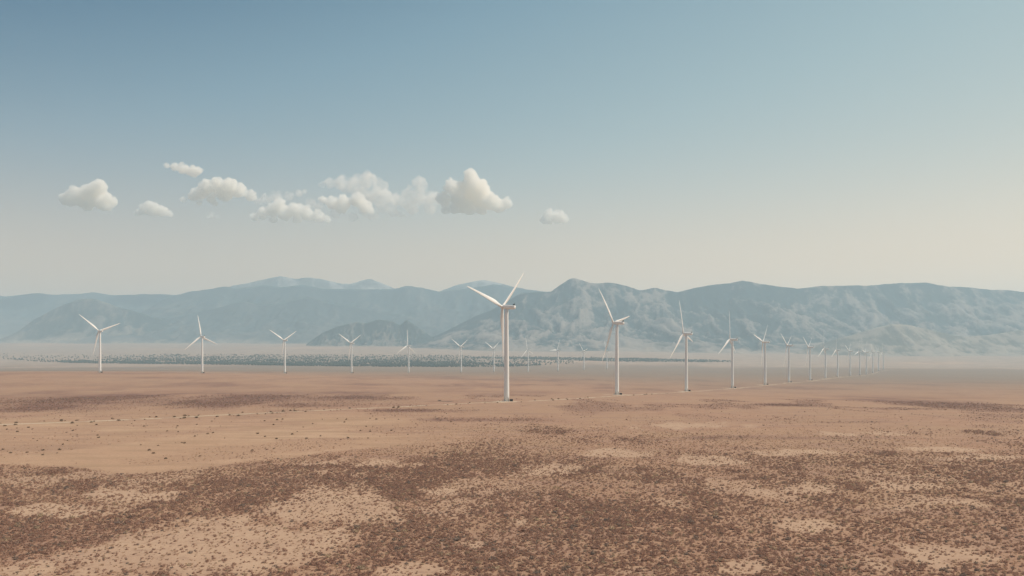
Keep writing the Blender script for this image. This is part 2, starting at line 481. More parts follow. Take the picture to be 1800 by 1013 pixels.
# ------------------------------------------------------------------ ground
def grid_mesh(name, X, Y, Z, attrs, mat, wrap=False):
    nr, nc = X.shape
    me = bpy.data.meshes.new(name)
    co = np.stack([X, Y, Z], -1).reshape(-1, 3).astype(np.float32)
    i = np.arange(nr * nc).reshape(nr, nc)
    a, b2, c, d = i[:-1, :-1], i[:-1, 1:], i[1:, 1:], i[1:, :-1]
    quads = np.stack([a, b2, c, d], -1).reshape(-1, 4)
    if wrap:
        q2 = np.stack([i[:-1, -1], i[:-1, 0], i[1:, 0], i[1:, -1]], -1)
        quads = np.concatenate([quads, q2])
    nq = len(quads)
    me.vertices.add(len(co)); me.vertices.foreach_set('co', co.ravel())
    me.loops.add(nq * 4); me.loops.foreach_set('vertex_index', quads.ravel().astype(np.int32))
    me.polygons.add(nq); me.polygons.foreach_set('loop_start', np.arange(0, nq * 4, 4, dtype=np.int32))
    me.polygons.foreach_set('use_smooth', np.ones(nq, bool))
    for k, v in attrs.items():
        at_ = me.attributes.new(k, 'FLOAT', 'POINT'); at_.data.foreach_set('value', v.ravel().astype(np.float32))
    me.update(calc_edges=True); me.validate()
    me.materials.append(mat)
    return link(bpy.data.objects.new(name, me))

ang = np.concatenate([np.linspace(-180, -46, 26)[:-1], np.linspace(-46, 46, 560), np.linspace(46, 180, 26)[1:-1]])
rad = np.concatenate([[0.5, 20, 50, 75], np.geomspace(90, 1000, 250)[:-1], np.geomspace(1000, 19000, 170)])
AA, RR = np.meshgrid(np.radians(ang), rad)
GX = RR * np.sin(AA); GY = RR * np.cos(AA)
GZ = height(GX, GY)
dens, pale, fard, field = plan(GX, GY, GZ)
front = GY > 30
px, py = photo_xy(GX, GY, GZ)
near_fade = sstep(350, 800, RR)
cover = np.clip(0.08 * dens + near_fade * 0.75 * np.clip(dens * 1.3, 0, 1) + fard * 0.95 * (0.45 + 0.55 * sstep(0.35, 0.6, fbm(GX / 24, GY / 90, 4, 77))), 0, 1)
wz = (fbm(GX / 300, GY / 700, 4, 91) - 0.5)
zone = RR * (1 + 0.22 * wz)
g0 = np.interp(px, [300, 1200], [1900, 800])
grey = sstep(0, 1, (zone - g0) / (2750 - g0)) * (1 - sstep(4300, 4900, zone)) * 0.85
wood_t = np.interp(px, [-200, 0, 120, 300, 700, 1000], [620, 622, 625, 624, 625, 628]); wood_b = np.interp(px, [-200, 0, 60, 150, 350, 560, 760, 900, 1000], [626, 631, 636, 639, 641, 644, 645.5, 645, 640])
wood = sstep(0, 4, py - wood_t) * sstep(1.5, -1.5, py - wood_b) * sstep(60, 330, px) * sstep(980, 780, px) * (RR > 3000)
grey = np.maximum(grey, 0.7 * wood)
fan = sstep(4200, 5000, zone)
for a_ in (pale, field, cover): a_[~front] *= 0.3
ground = grid_mesh('ground', GX, GY, GZ, dict(pale=pale, field=field, cover=cover, grey=grey, fan=fan), M_GROUND, wrap=True)
tag(ground, 'wide dry reddish-brown plain running out to the mountains', 'ground', kind='structure')

# ------------------------------------------------------------------ dirt road
ROAD = [(-120, 752), (0, 747), (150, 741), (300, 735), (450, 727), (600, 720), (750, 713), (860, 707.2), (925, 706), (1000, 701.5), (1084, 696.3), (1207, 688.8),
        (1287, 683.4), (1345, 678), (1387, 673.9), (1424, 670.5), (1451, 667), (1472, 664.2), (1495, 662), (1523, 659.2), (1545, 653.4), (1570, 650.2)]
rp = np.array([at(*p)[:2] for p in ROAD])
seg = np.r_[0, np.cumsum(np.hypot(*np.diff(rp, axis=0).T))]
s = np.arange(0, seg[-1], 6.0)
cx_, cy_ = np.interp(s, seg, rp[:, 0]), np.interp(s, seg, rp[:, 1])
ker = np.ones(9) / 9
cx_ = np.convolve(np.pad(cx_, 4, 'edge'), ker, 'valid'); cy_ = np.convolve(np.pad(cy_, 4, 'edge'), ker, 'valid')
tx, ty = np.gradient(cx_), np.gradient(cy_); tl = np.hypot(tx, ty)
nx, ny = -ty / tl, tx / tl
rows = []
for off in (-1.0, -0.4, 0.0, 0.4, 1.0):
    hw = 2.3 + (noise2(s / 14, s * 0 + off, 3) - 0.5) * 0.9
    rows.append((cx_ + nx * hw * off, cy_ + ny * hw * off))
RX = np.array([r[0] for r in rows]).T; RY = np.array([r[1] for r in rows]).T
RZ = height(RX, RY) + 0.05
road = grid_mesh('dirt_road', RX[:, ::-1], RY[:, ::-1], RZ[:, ::-1], {}, M_ROAD)
tag(road, 'narrow pale dirt road running from the left edge along the turbine row', 'road', kind='structure')

# gravel pads the towers of the road row stand on
PADS = []
def gravel_pad(x, y, label, seed):
    rnd = random.Random(seed)
    n = 28
    ang_ = np.linspace(0, 2 * math.pi, n, endpoint=False)
    rad_ = 11.0 + 3.2 * np.sin(ang_ * 2 + rnd.uniform(0, 6)) + np.array([rnd.uniform(-1.2, 1.2) for _ in range(n)])
    fr = np.array([0.02, 0.35, 0.65, 0.85, 1.0])[:, None]
    PX = x - 1.0 + fr * rad_ * np.cos(ang_) * 1.25; PY = y - 4.0 + fr * rad_ * np.sin(ang_) * 1.15
    PZ = height(PX, PY) + np.array([0.10, 0.10, 0.10, 0.09, -0.02])[:, None]
    o = grid_mesh('gravel_pad', PX, PY, PZ, {}, M_ROAD, wrap=True)
    tag(o, label, 'gravel pad', kind='structure')

# ------------------------------------------------------------------ mountains
def mountain(name, prof, D, front_w, back_w, mat, label, gully=0.5, step=3.0, rows=90, seed=1, foot_lvl=0.10, base_drop=40.0, gs=1.0, hump=1.0):
    prof = np.array(prof, float)
    pxs = np.arange(prof[0, 0], prof[-1, 0] + 1, step)
    prY = np.interp(pxs, prof[:, 0], prof[:, 1])
    k = np.ones(3) / 3
    prY = np.convolve(np.pad(prY, 1, 'edge'), k, 'valid')
    prY = prY + (fbm(pxs / 9, pxs * 0, 3, seed) - 0.5) * 1.6
    X = (pxs - 900) / F * D
    ridge = CZ + (HY - prY) / F * D
    nf = int(rows * 0.78)
    v = np.concatenate([np.linspace(0, 1, nf), 1 + np.linspace(0, 1, rows - nf + 1)[1:]])
    VV, XX = np.meshgrid(v, X, indexing='ij')
    RG = np.broadcast_to(ridge, VV.shape)
    jit = (fbm(XX / 900, VV * 0, 3, seed + 3) - 0.5) * front_w * 0.35
    YY = np.where(VV <= 1, D - front_w * (1 - VV) + jit * (1 - VV), D + back_w * (VV - 1))
    # columns splay with distance so that the slopes below the crest keep their azimuth
    base = height(XX, YY) - base_drop
    s_ = np.where(VV <= 1, VV, 1 - (VV - 1))
    s_ = np.clip(s_, 0, 1)
    shape = np.where(VV <= 1, hump * s_ ** 1.25 + (1 - hump) * s_, s_ ** 0.9)
    wx = (fbm(XX / (700 * gs), YY / (700 * gs), 3, seed + 21) - 0.5) * 520 * gs
    wy = (fbm(XX / (600 * gs), YY / (600 * gs), 3, seed + 25) - 0.5) * 520 * gs
    rn = ridged((XX + wx) / (760 * gs), (YY + wy) / (1500 * gs), 5, seed + 5, 0.58)
    rn2 = ridged((XX + wx) / (240 * gs), (YY + wy) / (420 * gs), 5, seed + 9, 0.62)
    rn3 = ridged((XX + wx * 0.6) / (95 * gs), (YY + wy * 0.6) / (170 * gs), 4, seed + 15, 0.6)
    er = (1 - rn) * 0.85 + (1 - rn2) * 0.5 + (1 - rn3) * 0.22
    env = 4 * s_ * (1 - s_)
    ht = shape * (RG - base)
    ht = ht * (1 - gully * er * (1 - s_ ** 4))
    Z = base + np.maximum(ht, 0)
    foot = sstep(foot_lvl + 0.12, foot_lvl - 0.08, shape + (fbm(XX / 500, YY / 500, 4, seed + 11) - 0.5) * 0.3)
    opn_shading = sstep(0.95, 0.35, s_) * 0.35 + (rn2 - 0.62) * 1.3 + (rn3 - 0.62) * 0.9 + (rn - 0.6) * 0.6  # bare lower slopes; the ridge terms paint relief shading into the colour
    o = grid_mesh(name, XX, YY, Z, dict(foot=foot, open=opn_shading), mat)
    tag(o, label, 'mountain', kind='structure')
    return o

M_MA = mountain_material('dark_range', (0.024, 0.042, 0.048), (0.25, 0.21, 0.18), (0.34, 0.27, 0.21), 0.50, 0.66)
M_MB = mountain_material('blue_range', (0.060, 0.080, 0.085), (0.15, 0.145, 0.135), (0.34, 0.28, 0.22), 0.50, 0.78, 0.8)  # forest lightened so that some of the haze is in the colour
M_MC = mountain_material('pale_peaks', (0.14, 0.14, 0.13), (0.34, 0.32, 0.30), (0.34, 0.28, 0.22), 0.45, 0.62, 0.7)  # pale rock, its tone also carrying painted haze for the greater distance
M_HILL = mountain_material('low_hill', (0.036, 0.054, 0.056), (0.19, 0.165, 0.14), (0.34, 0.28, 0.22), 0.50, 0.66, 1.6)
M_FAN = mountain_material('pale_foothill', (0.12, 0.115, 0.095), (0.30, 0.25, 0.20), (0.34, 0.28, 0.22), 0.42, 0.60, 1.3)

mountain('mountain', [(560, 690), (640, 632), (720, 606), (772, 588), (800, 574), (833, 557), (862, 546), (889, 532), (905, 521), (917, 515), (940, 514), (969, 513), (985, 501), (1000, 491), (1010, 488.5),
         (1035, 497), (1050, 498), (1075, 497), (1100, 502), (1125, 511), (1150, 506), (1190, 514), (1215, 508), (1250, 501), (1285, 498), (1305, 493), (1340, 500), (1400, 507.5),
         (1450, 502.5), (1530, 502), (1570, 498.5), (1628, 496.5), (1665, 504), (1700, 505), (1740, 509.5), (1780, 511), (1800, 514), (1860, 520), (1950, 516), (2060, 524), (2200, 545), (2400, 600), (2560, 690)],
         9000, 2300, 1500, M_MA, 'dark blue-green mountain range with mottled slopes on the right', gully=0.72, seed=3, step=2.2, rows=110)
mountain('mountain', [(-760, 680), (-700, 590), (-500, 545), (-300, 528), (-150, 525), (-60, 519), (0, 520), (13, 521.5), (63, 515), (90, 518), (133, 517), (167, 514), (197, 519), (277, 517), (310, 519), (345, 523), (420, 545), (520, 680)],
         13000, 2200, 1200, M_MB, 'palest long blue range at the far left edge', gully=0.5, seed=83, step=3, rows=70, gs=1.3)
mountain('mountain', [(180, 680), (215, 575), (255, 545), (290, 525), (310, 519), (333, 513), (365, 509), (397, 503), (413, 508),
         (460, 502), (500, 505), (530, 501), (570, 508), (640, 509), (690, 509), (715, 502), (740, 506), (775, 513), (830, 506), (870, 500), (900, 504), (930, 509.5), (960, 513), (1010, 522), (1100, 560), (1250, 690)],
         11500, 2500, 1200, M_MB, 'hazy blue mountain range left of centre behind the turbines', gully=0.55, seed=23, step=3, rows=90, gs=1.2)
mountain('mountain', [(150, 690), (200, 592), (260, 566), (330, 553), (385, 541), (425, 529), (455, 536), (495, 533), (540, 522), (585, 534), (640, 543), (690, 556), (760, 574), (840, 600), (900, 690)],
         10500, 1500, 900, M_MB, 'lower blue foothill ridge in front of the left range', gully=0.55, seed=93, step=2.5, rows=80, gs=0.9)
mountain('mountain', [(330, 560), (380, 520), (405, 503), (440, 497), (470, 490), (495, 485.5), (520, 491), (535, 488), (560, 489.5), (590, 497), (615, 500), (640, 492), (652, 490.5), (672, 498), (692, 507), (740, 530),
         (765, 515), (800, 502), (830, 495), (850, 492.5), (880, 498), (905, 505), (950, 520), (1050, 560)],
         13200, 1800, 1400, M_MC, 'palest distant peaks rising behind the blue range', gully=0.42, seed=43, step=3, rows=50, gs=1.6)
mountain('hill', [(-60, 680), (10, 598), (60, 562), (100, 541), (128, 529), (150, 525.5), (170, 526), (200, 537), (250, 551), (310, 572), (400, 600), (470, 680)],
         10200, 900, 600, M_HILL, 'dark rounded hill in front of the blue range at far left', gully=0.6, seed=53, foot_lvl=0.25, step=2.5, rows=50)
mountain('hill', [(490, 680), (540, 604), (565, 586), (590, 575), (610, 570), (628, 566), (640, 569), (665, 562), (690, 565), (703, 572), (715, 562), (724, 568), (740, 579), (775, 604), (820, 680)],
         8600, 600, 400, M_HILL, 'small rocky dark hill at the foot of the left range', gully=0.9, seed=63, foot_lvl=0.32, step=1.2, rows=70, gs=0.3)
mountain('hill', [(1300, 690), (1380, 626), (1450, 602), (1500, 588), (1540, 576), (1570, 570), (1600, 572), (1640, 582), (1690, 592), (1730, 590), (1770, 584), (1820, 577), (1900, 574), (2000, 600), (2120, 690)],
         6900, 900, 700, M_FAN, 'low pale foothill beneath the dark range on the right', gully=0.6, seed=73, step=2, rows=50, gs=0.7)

# ------------------------------------------------------------------ haze
mb = MB()
HAZE_TOP, HAZE_LOW = 1530.0, -60.0
mb.box((0, 0, (HAZE_TOP + HAZE_LOW) / 2), (56000, 56000, HAZE_TOP - HAZE_LOW))
M_HAZE = bpy.data.materials.new('haze')
M_HAZE.use_nodes = True
hn, hl = M_HAZE.node_tree.nodes, M_HAZE.node_tree.links
for n in list(hn): hn.remove(n)
ho = hn.new('ShaderNodeOutputMaterial'); hv = hn.new('ShaderNodeVolumePrincipled')
hv.inputs['Color'].default_value = (0.66, 0.88, 1.0, 1)
hv.inputs['Density'].default_value = 9.4e-5
hv.inputs['Anisotropy'].default_value = 0.15
hl.new(hv.outputs[0], ho.inputs['Volume'])
haze = mb.build('haze', M_HAZE)
tag(haze, 'pale dusty air that fades the far mountains', 'haze', kind='stuff')

# ------------------------------------------------------------------ clouds
def cloud_material(name, dens, lo, wid, ns):
    m = bpy.data.materials.new(name); m.use_nodes = True
    N, L = m.node_tree.nodes, m.node_tree.links
    for n in list(N): N.remove(n)
    o = N.new('ShaderNodeOutputMaterial'); v = N.new('ShaderNodeVolumePrincipled')
    v.inputs['Color'].default_value = (1, 0.986, 0.955, 1)
    tc = N.new('ShaderNodeTexCoord').outputs['Object']
    n1 = noise_n(N, L, tc, ns, 6, 0.64)
    d = math_n(N, L, 'MULTIPLY', ramp(N, L, n1, lo, lo + wid), dens)
    L.new(d, v.inputs['Density'])
    v.inputs['Anisotropy'].default_value = 0.0
    L.new(v.outputs[0], o.inputs['Volume'])
    return m
M_CLOUD = cloud_material('cloud_vapour', 0.022, 0.34, 0.22, 0.014)
M_WISP = cloud_material('thin_cloud_vapour', 0.0085, 0.32, 0.36, 0.006)
ico_cache = {}
def ico(sub):
    if sub not in ico_cache:
        import bmesh
        bm = bmesh.new(); bmesh.ops.create_icosphere(bm, subdivisions=sub, radius=1)
        bm.verts.ensure_lookup_table()
        ico_cache[sub] = (np.array([v.co[:] for v in bm.verts]), [tuple(v.index for v in f.verts) for f in bm.faces]); bm.free()
    return ico_cache[sub]
cl_tex = bpy.data.textures.new('cloud_puffs', 'CLOUDS'); cl_tex.noise_scale = 90; cl_tex.noise_depth = 2
cl_tex2 = bpy.data.textures.new('cloud_fluff', 'CLOUDS'); cl_tex2.noise_scale = 24; cl_tex2.noise_depth = 3
def cloud(puffs, D, mat, label, seed, flat=None):
    rnd = random.Random(seed)
    k = D / F
    cxm = sum(p[0] for p in puffs) / len(puffs); cym = sum(p[1] for p in puffs) / len(puffs)
    C = Vector(((cxm - 900) * k, D, CZ + (HY - cym) * k))
    mb = MB(); vs, fs = ico(2)
    for (x, y, r) in puffs:
        c = np.array([(x - cxm) * k, rnd.uniform(-0.5, 0.5) * r * k, -(y - cym) * k])
        r = r * 1.02
        mb.add(vs * r * k * np.array([1.08, 1.2, 0.95]) + c, fs)
        for q in range(14):
            a = rnd.uniform(0, 2 * math.pi); e = rnd.uniform(-0.1, 1.4)
            dv = np.array([math.cos(a) * math.cos(e), math.sin(a) * math.cos(e), math.sin(e)])
            r2 = r * k * rnd.uniform(0.22, 0.5)
            mb.add(vs * r2 + c + dv * r * k * 0.95, fs)
    low = -max(p[1] + 0.45 * p[2] - cym for p in puffs) * k          # flat-bottomed
    mb.v = [(p[0], p[1], p[2] if p[2] > low else low + (p[2] - low) * 0.25) for p in mb.v]
    o = mb.build('cloud', mat, smooth=True)
    o.location = C
    rm = o.modifiers.new('merge', 'REMESH'); rm.mode = 'VOXEL'; rm.voxel_size = 10; rm.use_smooth_shade = True
    dm = o.modifiers.new('billow', 'DISPLACE'); dm.texture = cl_tex; dm.strength = 50; dm.mid_level = 0.5; dm.texture_coords = 'GLOBAL'
    dm = o.modifiers.new('fluff', 'DISPLACE'); dm.texture = cl_tex2; dm.strength = 26; dm.mid_level = 0.5; dm.texture_coords = 'GLOBAL'
    tag(o, label, 'cloud', 'small fair-weather clouds above the mountains')
    return o
cloud([(118, 352, 11), (135, 345, 14), (150, 350, 18), (165, 340, 16), (175, 332, 13), (173, 325, 8), (180, 355, 16), (188, 366, 9), (150, 362, 10), (127, 358, 8)], 13000, M_CLOUD,
      'leftmost cloud, a lopsided heap with its peak on the right', 1)
cloud([(292, 291, 5), (305, 294, 7), (320, 297, 9), (335, 302, 9), (348, 301, 7), (340, 309, 5)], 13600, M_CLOUD, 'small slanting wisp, highest of the clouds on the left', 2)
cloud([(243, 376, 6), (256, 370, 9), (268, 365, 11), (282, 371, 10), (297, 377, 6), (265, 377, 6)], 13300, M_CLOUD, 'small domed cloud second from the left', 3)
cloud([(323, 353, 5), (340, 346, 9), (352, 339, 12), (365, 332, 13), (385, 328, 13), (405, 330, 13), (420, 337, 12), (440, 345, 9), (395, 344, 12), (370, 350, 8), (350, 357, 5), (378, 359, 5)], 13100, M_CLOUD,
      'broad dome-topped cloud below the small slanting wisp', 4)
cloud([(366, 381, 4), (373, 380, 5.5), (381, 382, 4)], 13400, M_WISP, 'tiniest faint cloud puff under the broad dome-topped cloud', 5)
cloud([(445, 383, 7), (460, 376, 10), (478, 371, 11), (490, 362, 11), (500, 377, 12), (520, 370, 12), (540, 377, 12), (560, 383, 10), (576, 387, 6), (520, 388, 7), (480, 388, 6)], 13000, M_CLOUD,
      'long low cloud bank, lowest of the group in the middle', 6)
cloud([(568, 352, 7), (585, 358, 11), (605, 358, 12), (628, 354, 12), (642, 365, 11), (650, 373, 7), (600, 369, 9)], 13500, M_CLOUD, 'bright cloud at the upper right end of the long low bank', 7)
cloud([(455, 356, 7), (468, 351, 9), (487, 348, 10), (507, 346, 8), (525, 341, 6), (535, 337, 4)], 14000, M_WISP, 'thin feathered cloud just above the long low bank', 8)
cloud([(565, 325, 6), (580, 324, 9), (600, 323, 12), (625, 321, 13), (648, 318, 14), (665, 330, 14), (680, 346, 12), (690, 362, 9), (630, 338, 13), (610, 332, 11), (650, 346, 13), (668, 352, 13), (672, 368, 9), (655, 380, 10), (620, 384, 9), (590, 376, 10), (690, 374, 9), (560, 366, 9), (545, 356, 8), (640, 368, 12)], 14400, M_WISP, 'large thin veil-like cloud left of the tall cloud', 9)
cloud([(715, 345, 11), (740, 328, 13), (748, 348, 12), (725, 368, 10), (705, 379, 7), (732, 352, 13), (728, 336, 11), (716, 360, 10), (762, 352, 13), (700, 352, 11), (755, 368, 10)], 14500, M_WISP, 'thin upright cloud touching the left side of the tall cloud', 10)
cloud([(780, 352, 12), (795, 332, 12), (791, 322, 8), (810, 342, 18), (828, 313, 12), (831, 304, 7), (835, 332, 18), (845, 347, 20), (862, 357, 15), (876, 363, 12), (891, 358, 9), (845, 370, 10), (800, 366, 12), (784, 370, 8), (815, 360, 15), (826, 371, 10), (808, 352, 14), (820, 330, 12)],
      13000, M_CLOUD, 'tallest billowing cloud with a pointed top', 11)
cloud([(957, 388, 7), (966, 378, 9), (980, 383, 11), (992, 386, 7), (966, 392, 5)], 13200, M_CLOUD, 'small round cloud standing alone on the right', 12)

# ------------------------------------------------------------------ wind turbines
AX = Vector((-0.82, 0.572, 0)).normalized()          # rotors face away to the left, square to the rows
UP = Vector((0, 0, 1))
SIDE = AX.cross(UP).normalized()
if SIDE.x < 0: SIDE = -SIDE
def frame(o): return o
TILT = R(4)
AXT = (AX * math.cos(TILT) + UP * math.sin(TILT)).normalized()
UPT = (UP * math.cos(TILT) - AX * math.sin(TILT)).normalized()
HUB = AX * 4.6 + UP * (TOWER_H + 2.2)

def tower_mesh():
    mb = MB()
    prof = [(2.3 - 0.75 * (z / TOWER_H) ** 1.15, z) for z in np.linspace(0, TOWER_H, 18)]
    mb.lathe(prof, 36)
    return mb
def nacelle_mesh():
    # a rounded box lofted along the rotor axis
    mb = MB(); rings = []
    st = [(-8.8, 1.15, 1.05, 0.25), (-8.6, 1.5, 1.45, 0.1), (-6.0, 1.75, 1.75, 0.0), (0.5, 1.8, 1.85, 0.0), (2.4, 1.75, 1.8, 0.05), (2.9, 1.5, 1.55, 0.05), (3.0, 1.3, 1.35, 0.05)]
    for a, w, h, dz in st:
        r = []
        for i in range(20):
            t = 2 * math.pi * i / 20
            c, s2 = math.cos(t), math.sin(t)
            e = 0.55
            x = math.copysign(abs(c) ** e, c) * w; z = math.copysign(abs(s2) ** e, s2) * h
            p = AXT * a + SIDE * x + UPT * (z + dz) + UP * (TOWER_H + 1.85)
            r.append(tuple(p))
        rings.append(r)
    mb.loft(rings)
    return mb
def spinner_mesh():
    mb = MB(); rings = []
    for a, rr in [(3.02, 1.35), (3.2, 1.55), (4.2, 1.65), (5.0, 1.55), (5.8, 1.15), (6.3, 0.6), (6.45, 0.1)]:
        rings.append([tuple(AXT * (a - 4.6) + SIDE * rr * math.cos(2 * math.pi * i / 20) + UPT * rr * math.sin(2 * math.pi * i / 20)) for i in range(20)])
    mb.loft(rings)
    return mb
def blade_mesh():
    # local frame: z along the blade, y along the rotor axis (upwind), x in the plane of rotation
    mb = MB(); rings = []
    L_ = 47.6
    for t in [0, .02, .05, .09, .14, .2, .3, .4, .5, .6, .7, .8, .88, .94, .98, 1.0]:
        z = 1.2 + t * L_
        root = max(0.0, 1 - t / 0.14)
        chord = np.interp(t, [0, .05, .14, .2, .3, .5, .7, .88, .96, 1.0], [2.2, 2.4, 3.7, 4.1, 3.7, 2.8, 2.0, 1.3, 0.85, 0.2])
        thick = np.interp(t, [0, .05, .14, .25, .5, 1.0], [2.0, 1.9, 1.25, 0.85, 0.42, 0.05])
        tw = R(np.interp(t, [0, .14, .3, .6, 1.0], [16, 14, 8, 3, 0])) + R(4)
        fwd = math.sin(R(2.0)) * z + 2.0 * t ** 2.2
        r = []
        for i in range(14):
            a = 2 * math.pi * i / 14
            cx = math.cos(a); cy = math.sin(a)
            x = chord * (0.5 * cx + 0.18 * (1 - root))
            y = 0.5 * thick * cy * (1 - (1 - root) * 0.45 * max(0, cx))
            r.append((x * math.cos(tw) - y * math.sin(tw), x * math.sin(tw) + y * math.cos(tw) + fwd, z))
        rings.append(r)
    mb.loft(rings)
    return mb
def door_mesh():
    mb = MB()
    mb.box((0, 0, 0), (1.0, 0.12, 2.2), 0.03)
    return mb

tm = tower_mesh(); nm = nacelle_mesh(); sm = spinner_mesh(); bmh = blade_mesh()
def blade_matrix(theta):
    d = (SIDE * math.cos(theta) + UPT * math.sin(theta)).normalized()
    f_ = AXT
    x = f_.cross(d).normalized()
    m = Matrix((x, f_, d)).transposed().to_4x4()
    m.translation = HUB
    return m
def make_turbine():
    t = empty('wind_turbine', (0, 0, 0))
    fd = MB(); fd.lathe([(4.6, -2.0), (4.6, 0.22), (4.4, 0.3), (2.6, 0.42)], 32); fd.build('foundation', M_CONC, t)
    tw = tm.build('tower', M_WHITE, t, True)
    # entrance with its stair at the foot, on the side of the road
    da = R(205); dn = Vector((math.cos(da), math.sin(da), 0))
    d = door_mesh().build('door', M_STEEL, tw); d.location = dn * 2.12 + Vector((0, 0, 2.6)); d.rotation_euler = (0, 0, da + R(90))
    stp = MB()
    for k in range(6):
        stp.box((0, 2.35 + 0.36 * (5 - k) * 1.0, 0.5 + 0.2 * k), (1.1, 0.36, 0.06))
    for sx in (-0.58, 0.58):
        stp.box((sx, 3.2, 1.45), (0.06, 2.1, 0.06)); stp.box((sx, 4.2, 0.85), (0.06, 0.06, 1.2)); stp.box((sx, 2.3, 1.3), (0.06, 0.06, 1.9))
    so = stp.build('stair', M_STEEL, t); so.rotation_euler = (0, 0, da - R(90))
    na = nm.build('nacelle', M_WHITE, t, True)
    ck = MB()
    base = AXT * -7.6 + UP * (TOWER_H + 1.85) + UPT * 1.75
    c = tuple(base + UPT * 0.5); ck.box(c, (1.5, 1.5, 1.0), 0.08); ck.build('cooler', M_DARK, na)
    ms = MB(); c = tuple(base + AXT * -0.6 + UPT * 0.9); ms.box(c, (0.14, 0.14, 2.2)); ms.box((c[0], c[1], c[2] + 1.0), (1.3, 0.12, 0.12)); ms.build('wind_mast', M_DARK, na)
    hb = sm.build('hub', M_WHITE, t, True); hb.location = HUB
    for k in range(3):
        b = bmh.build('blade', M_BLADE, t, True) if k == 0 else None
        if b is None:
            b = bpy.data.objects.new('blade', first.data); link(b, t)
        else: first = b
        b.matrix_local = blade_matrix(R(90 - 120 * k))
    return t
def kids(o): return [c for c in col.objects if c.parent == o]
def copy_tree(o, parent=None):
    c = o.copy(); col.objects.link(c)
    if parent is not None: c.parent = parent
    for ch in kids_map.get(o, []): copy_tree(ch, c)
    return c

proto = make_turbine()
kids_map = {}
for o in list(col.objects):
    if o.parent is not None: kids_map.setdefault(o.parent, []).append(o)
ORD = ['nearest', 'second', 'third', 'fourth', 'fifth', 'sixth', 'seventh', 'eighth', 'ninth', 'tenth', 'eleventh', 'twelfth', 'thirteenth', 'fourteenth']
def pose_words(a):
    a = a % 120
    if 80 <= a <= 112: return 'one blade pointing up'
    if a <= 14 or a > 112: return 'one blade nearly level'
    return 'two blades raised in a V'
turbines = []
def place_turbine(t, px_, py_, h, a, label, group):
    x, y, z = from_foot(px_, py_, h)
    z = float(height(x, y)[0]) + 0.0
    t.location = (x, y, z)
    ks = [c for c in t_children(t)]
    bl = [c for c in ks if c.name.startswith('blade')]
    for k, b in enumerate(bl): b.matrix_local = blade_matrix(R(a - 120 * k))
    tag(t, label, 'wind turbine', group)
    return (x, y, z)
def t_children(t):
    return list(t.children)
first_done = False
BOXES = []
for row, rows_name, grp in ((RIGHT_ROW, 'right-hand row', 'wind turbines of the right-hand row'), (LEFT_ROW, 'left-hand row', 'wind turbines of the left-hand row')):
    for i, (a, b, h, th) in enumerate(row):
        t = proto if not first_done else copy_tree(proto)
        first_done = True
        if i == 0 and row is RIGHT_ROW: lab = 'tallest and nearest white wind turbine, heading the right-hand row'
        elif i == 0: lab = 'leftmost white wind turbine, front of the left-hand row'
        elif i == len(row) - 1: lab = 'farthest and smallest white wind turbine of the ' + rows_name.replace(' beside the road', '') + ', last in line'
        else: lab = ORD[i] + ' wind turbine from the front of the ' + rows_name.replace(' beside the road', '')
        if i < 8: lab += ', ' + pose_words(th)
        loc = place_turbine(t, a, b, h, th, lab, grp)
        if row is RIGHT_ROW and i < 10:
            gravel_pad(loc[0], loc[1], 'pale gravel pad under the ' + ('tallest wind turbine' if i == 0 else ORD[i] + ' turbine of the right-hand row'), i)
        if (row is RIGHT_ROW and i < 7) or (row is LEFT_ROW and i < 4): BOXES.append((loc, lab, i, row is RIGHT_ROW))

# ------------------------------------------------------------------ transformer boxes at the tower feet
def make_box():
    t = empty('transformer_box', (0, 0, 0))
    pad = MB(); pad.box((0, 0, 0.0), (3.4, 2.8, 0.4)); pad.build('plinth', M_CONC, t)
    b = MB(); b.box((0, 0, 1.05), (2.7, 2.1, 1.7), 0.05); body = b.build('body', M_DARK, t)
    l = MB(); l.box((0, 0, 1.98), (2.9, 2.3, 0.14), 0.04); l.build('lid', M_DARK, t)
    for sx in (-0.64, 0.64):
        d = MB(); d.box((sx, -1.08, 1.05), (1.2, 0.06, 1.5), 0.01); dd = d.build('door', M_DARK, t)
        hdl = MB(); hdl.box((sx * 0.25, -1.14, 1.05), (0.06, 0.06, 0.3)); hdl.build('handle', M_STEEL, dd)
    return t
bx_proto = make_box()
kids_map = {}
for o in list(col.objects):
    if o.parent is not None: kids_map.setdefault(o.parent, []).append(o)
for j, (loc, lab, i, right) in enumerate(BOXES):
    t = bx_proto if j == 0 else copy_tree(bx_proto)
    x, y = loc[0] + 4.1, loc[1] - 1.4
    t.location = (x, y, float(height(x, y)[0]))
    who = ('tallest wind turbine' if i == 0 else ORD[i] + ' turbine of the right-hand row') if right else ('leftmost wind turbine' if i == 0 else ORD[i] + ' turbine of the left-hand row')
    tag(t, 'dark metal transformer box at the foot of the ' + who, 'transformer box', 'transformer boxes beside the turbine towers')

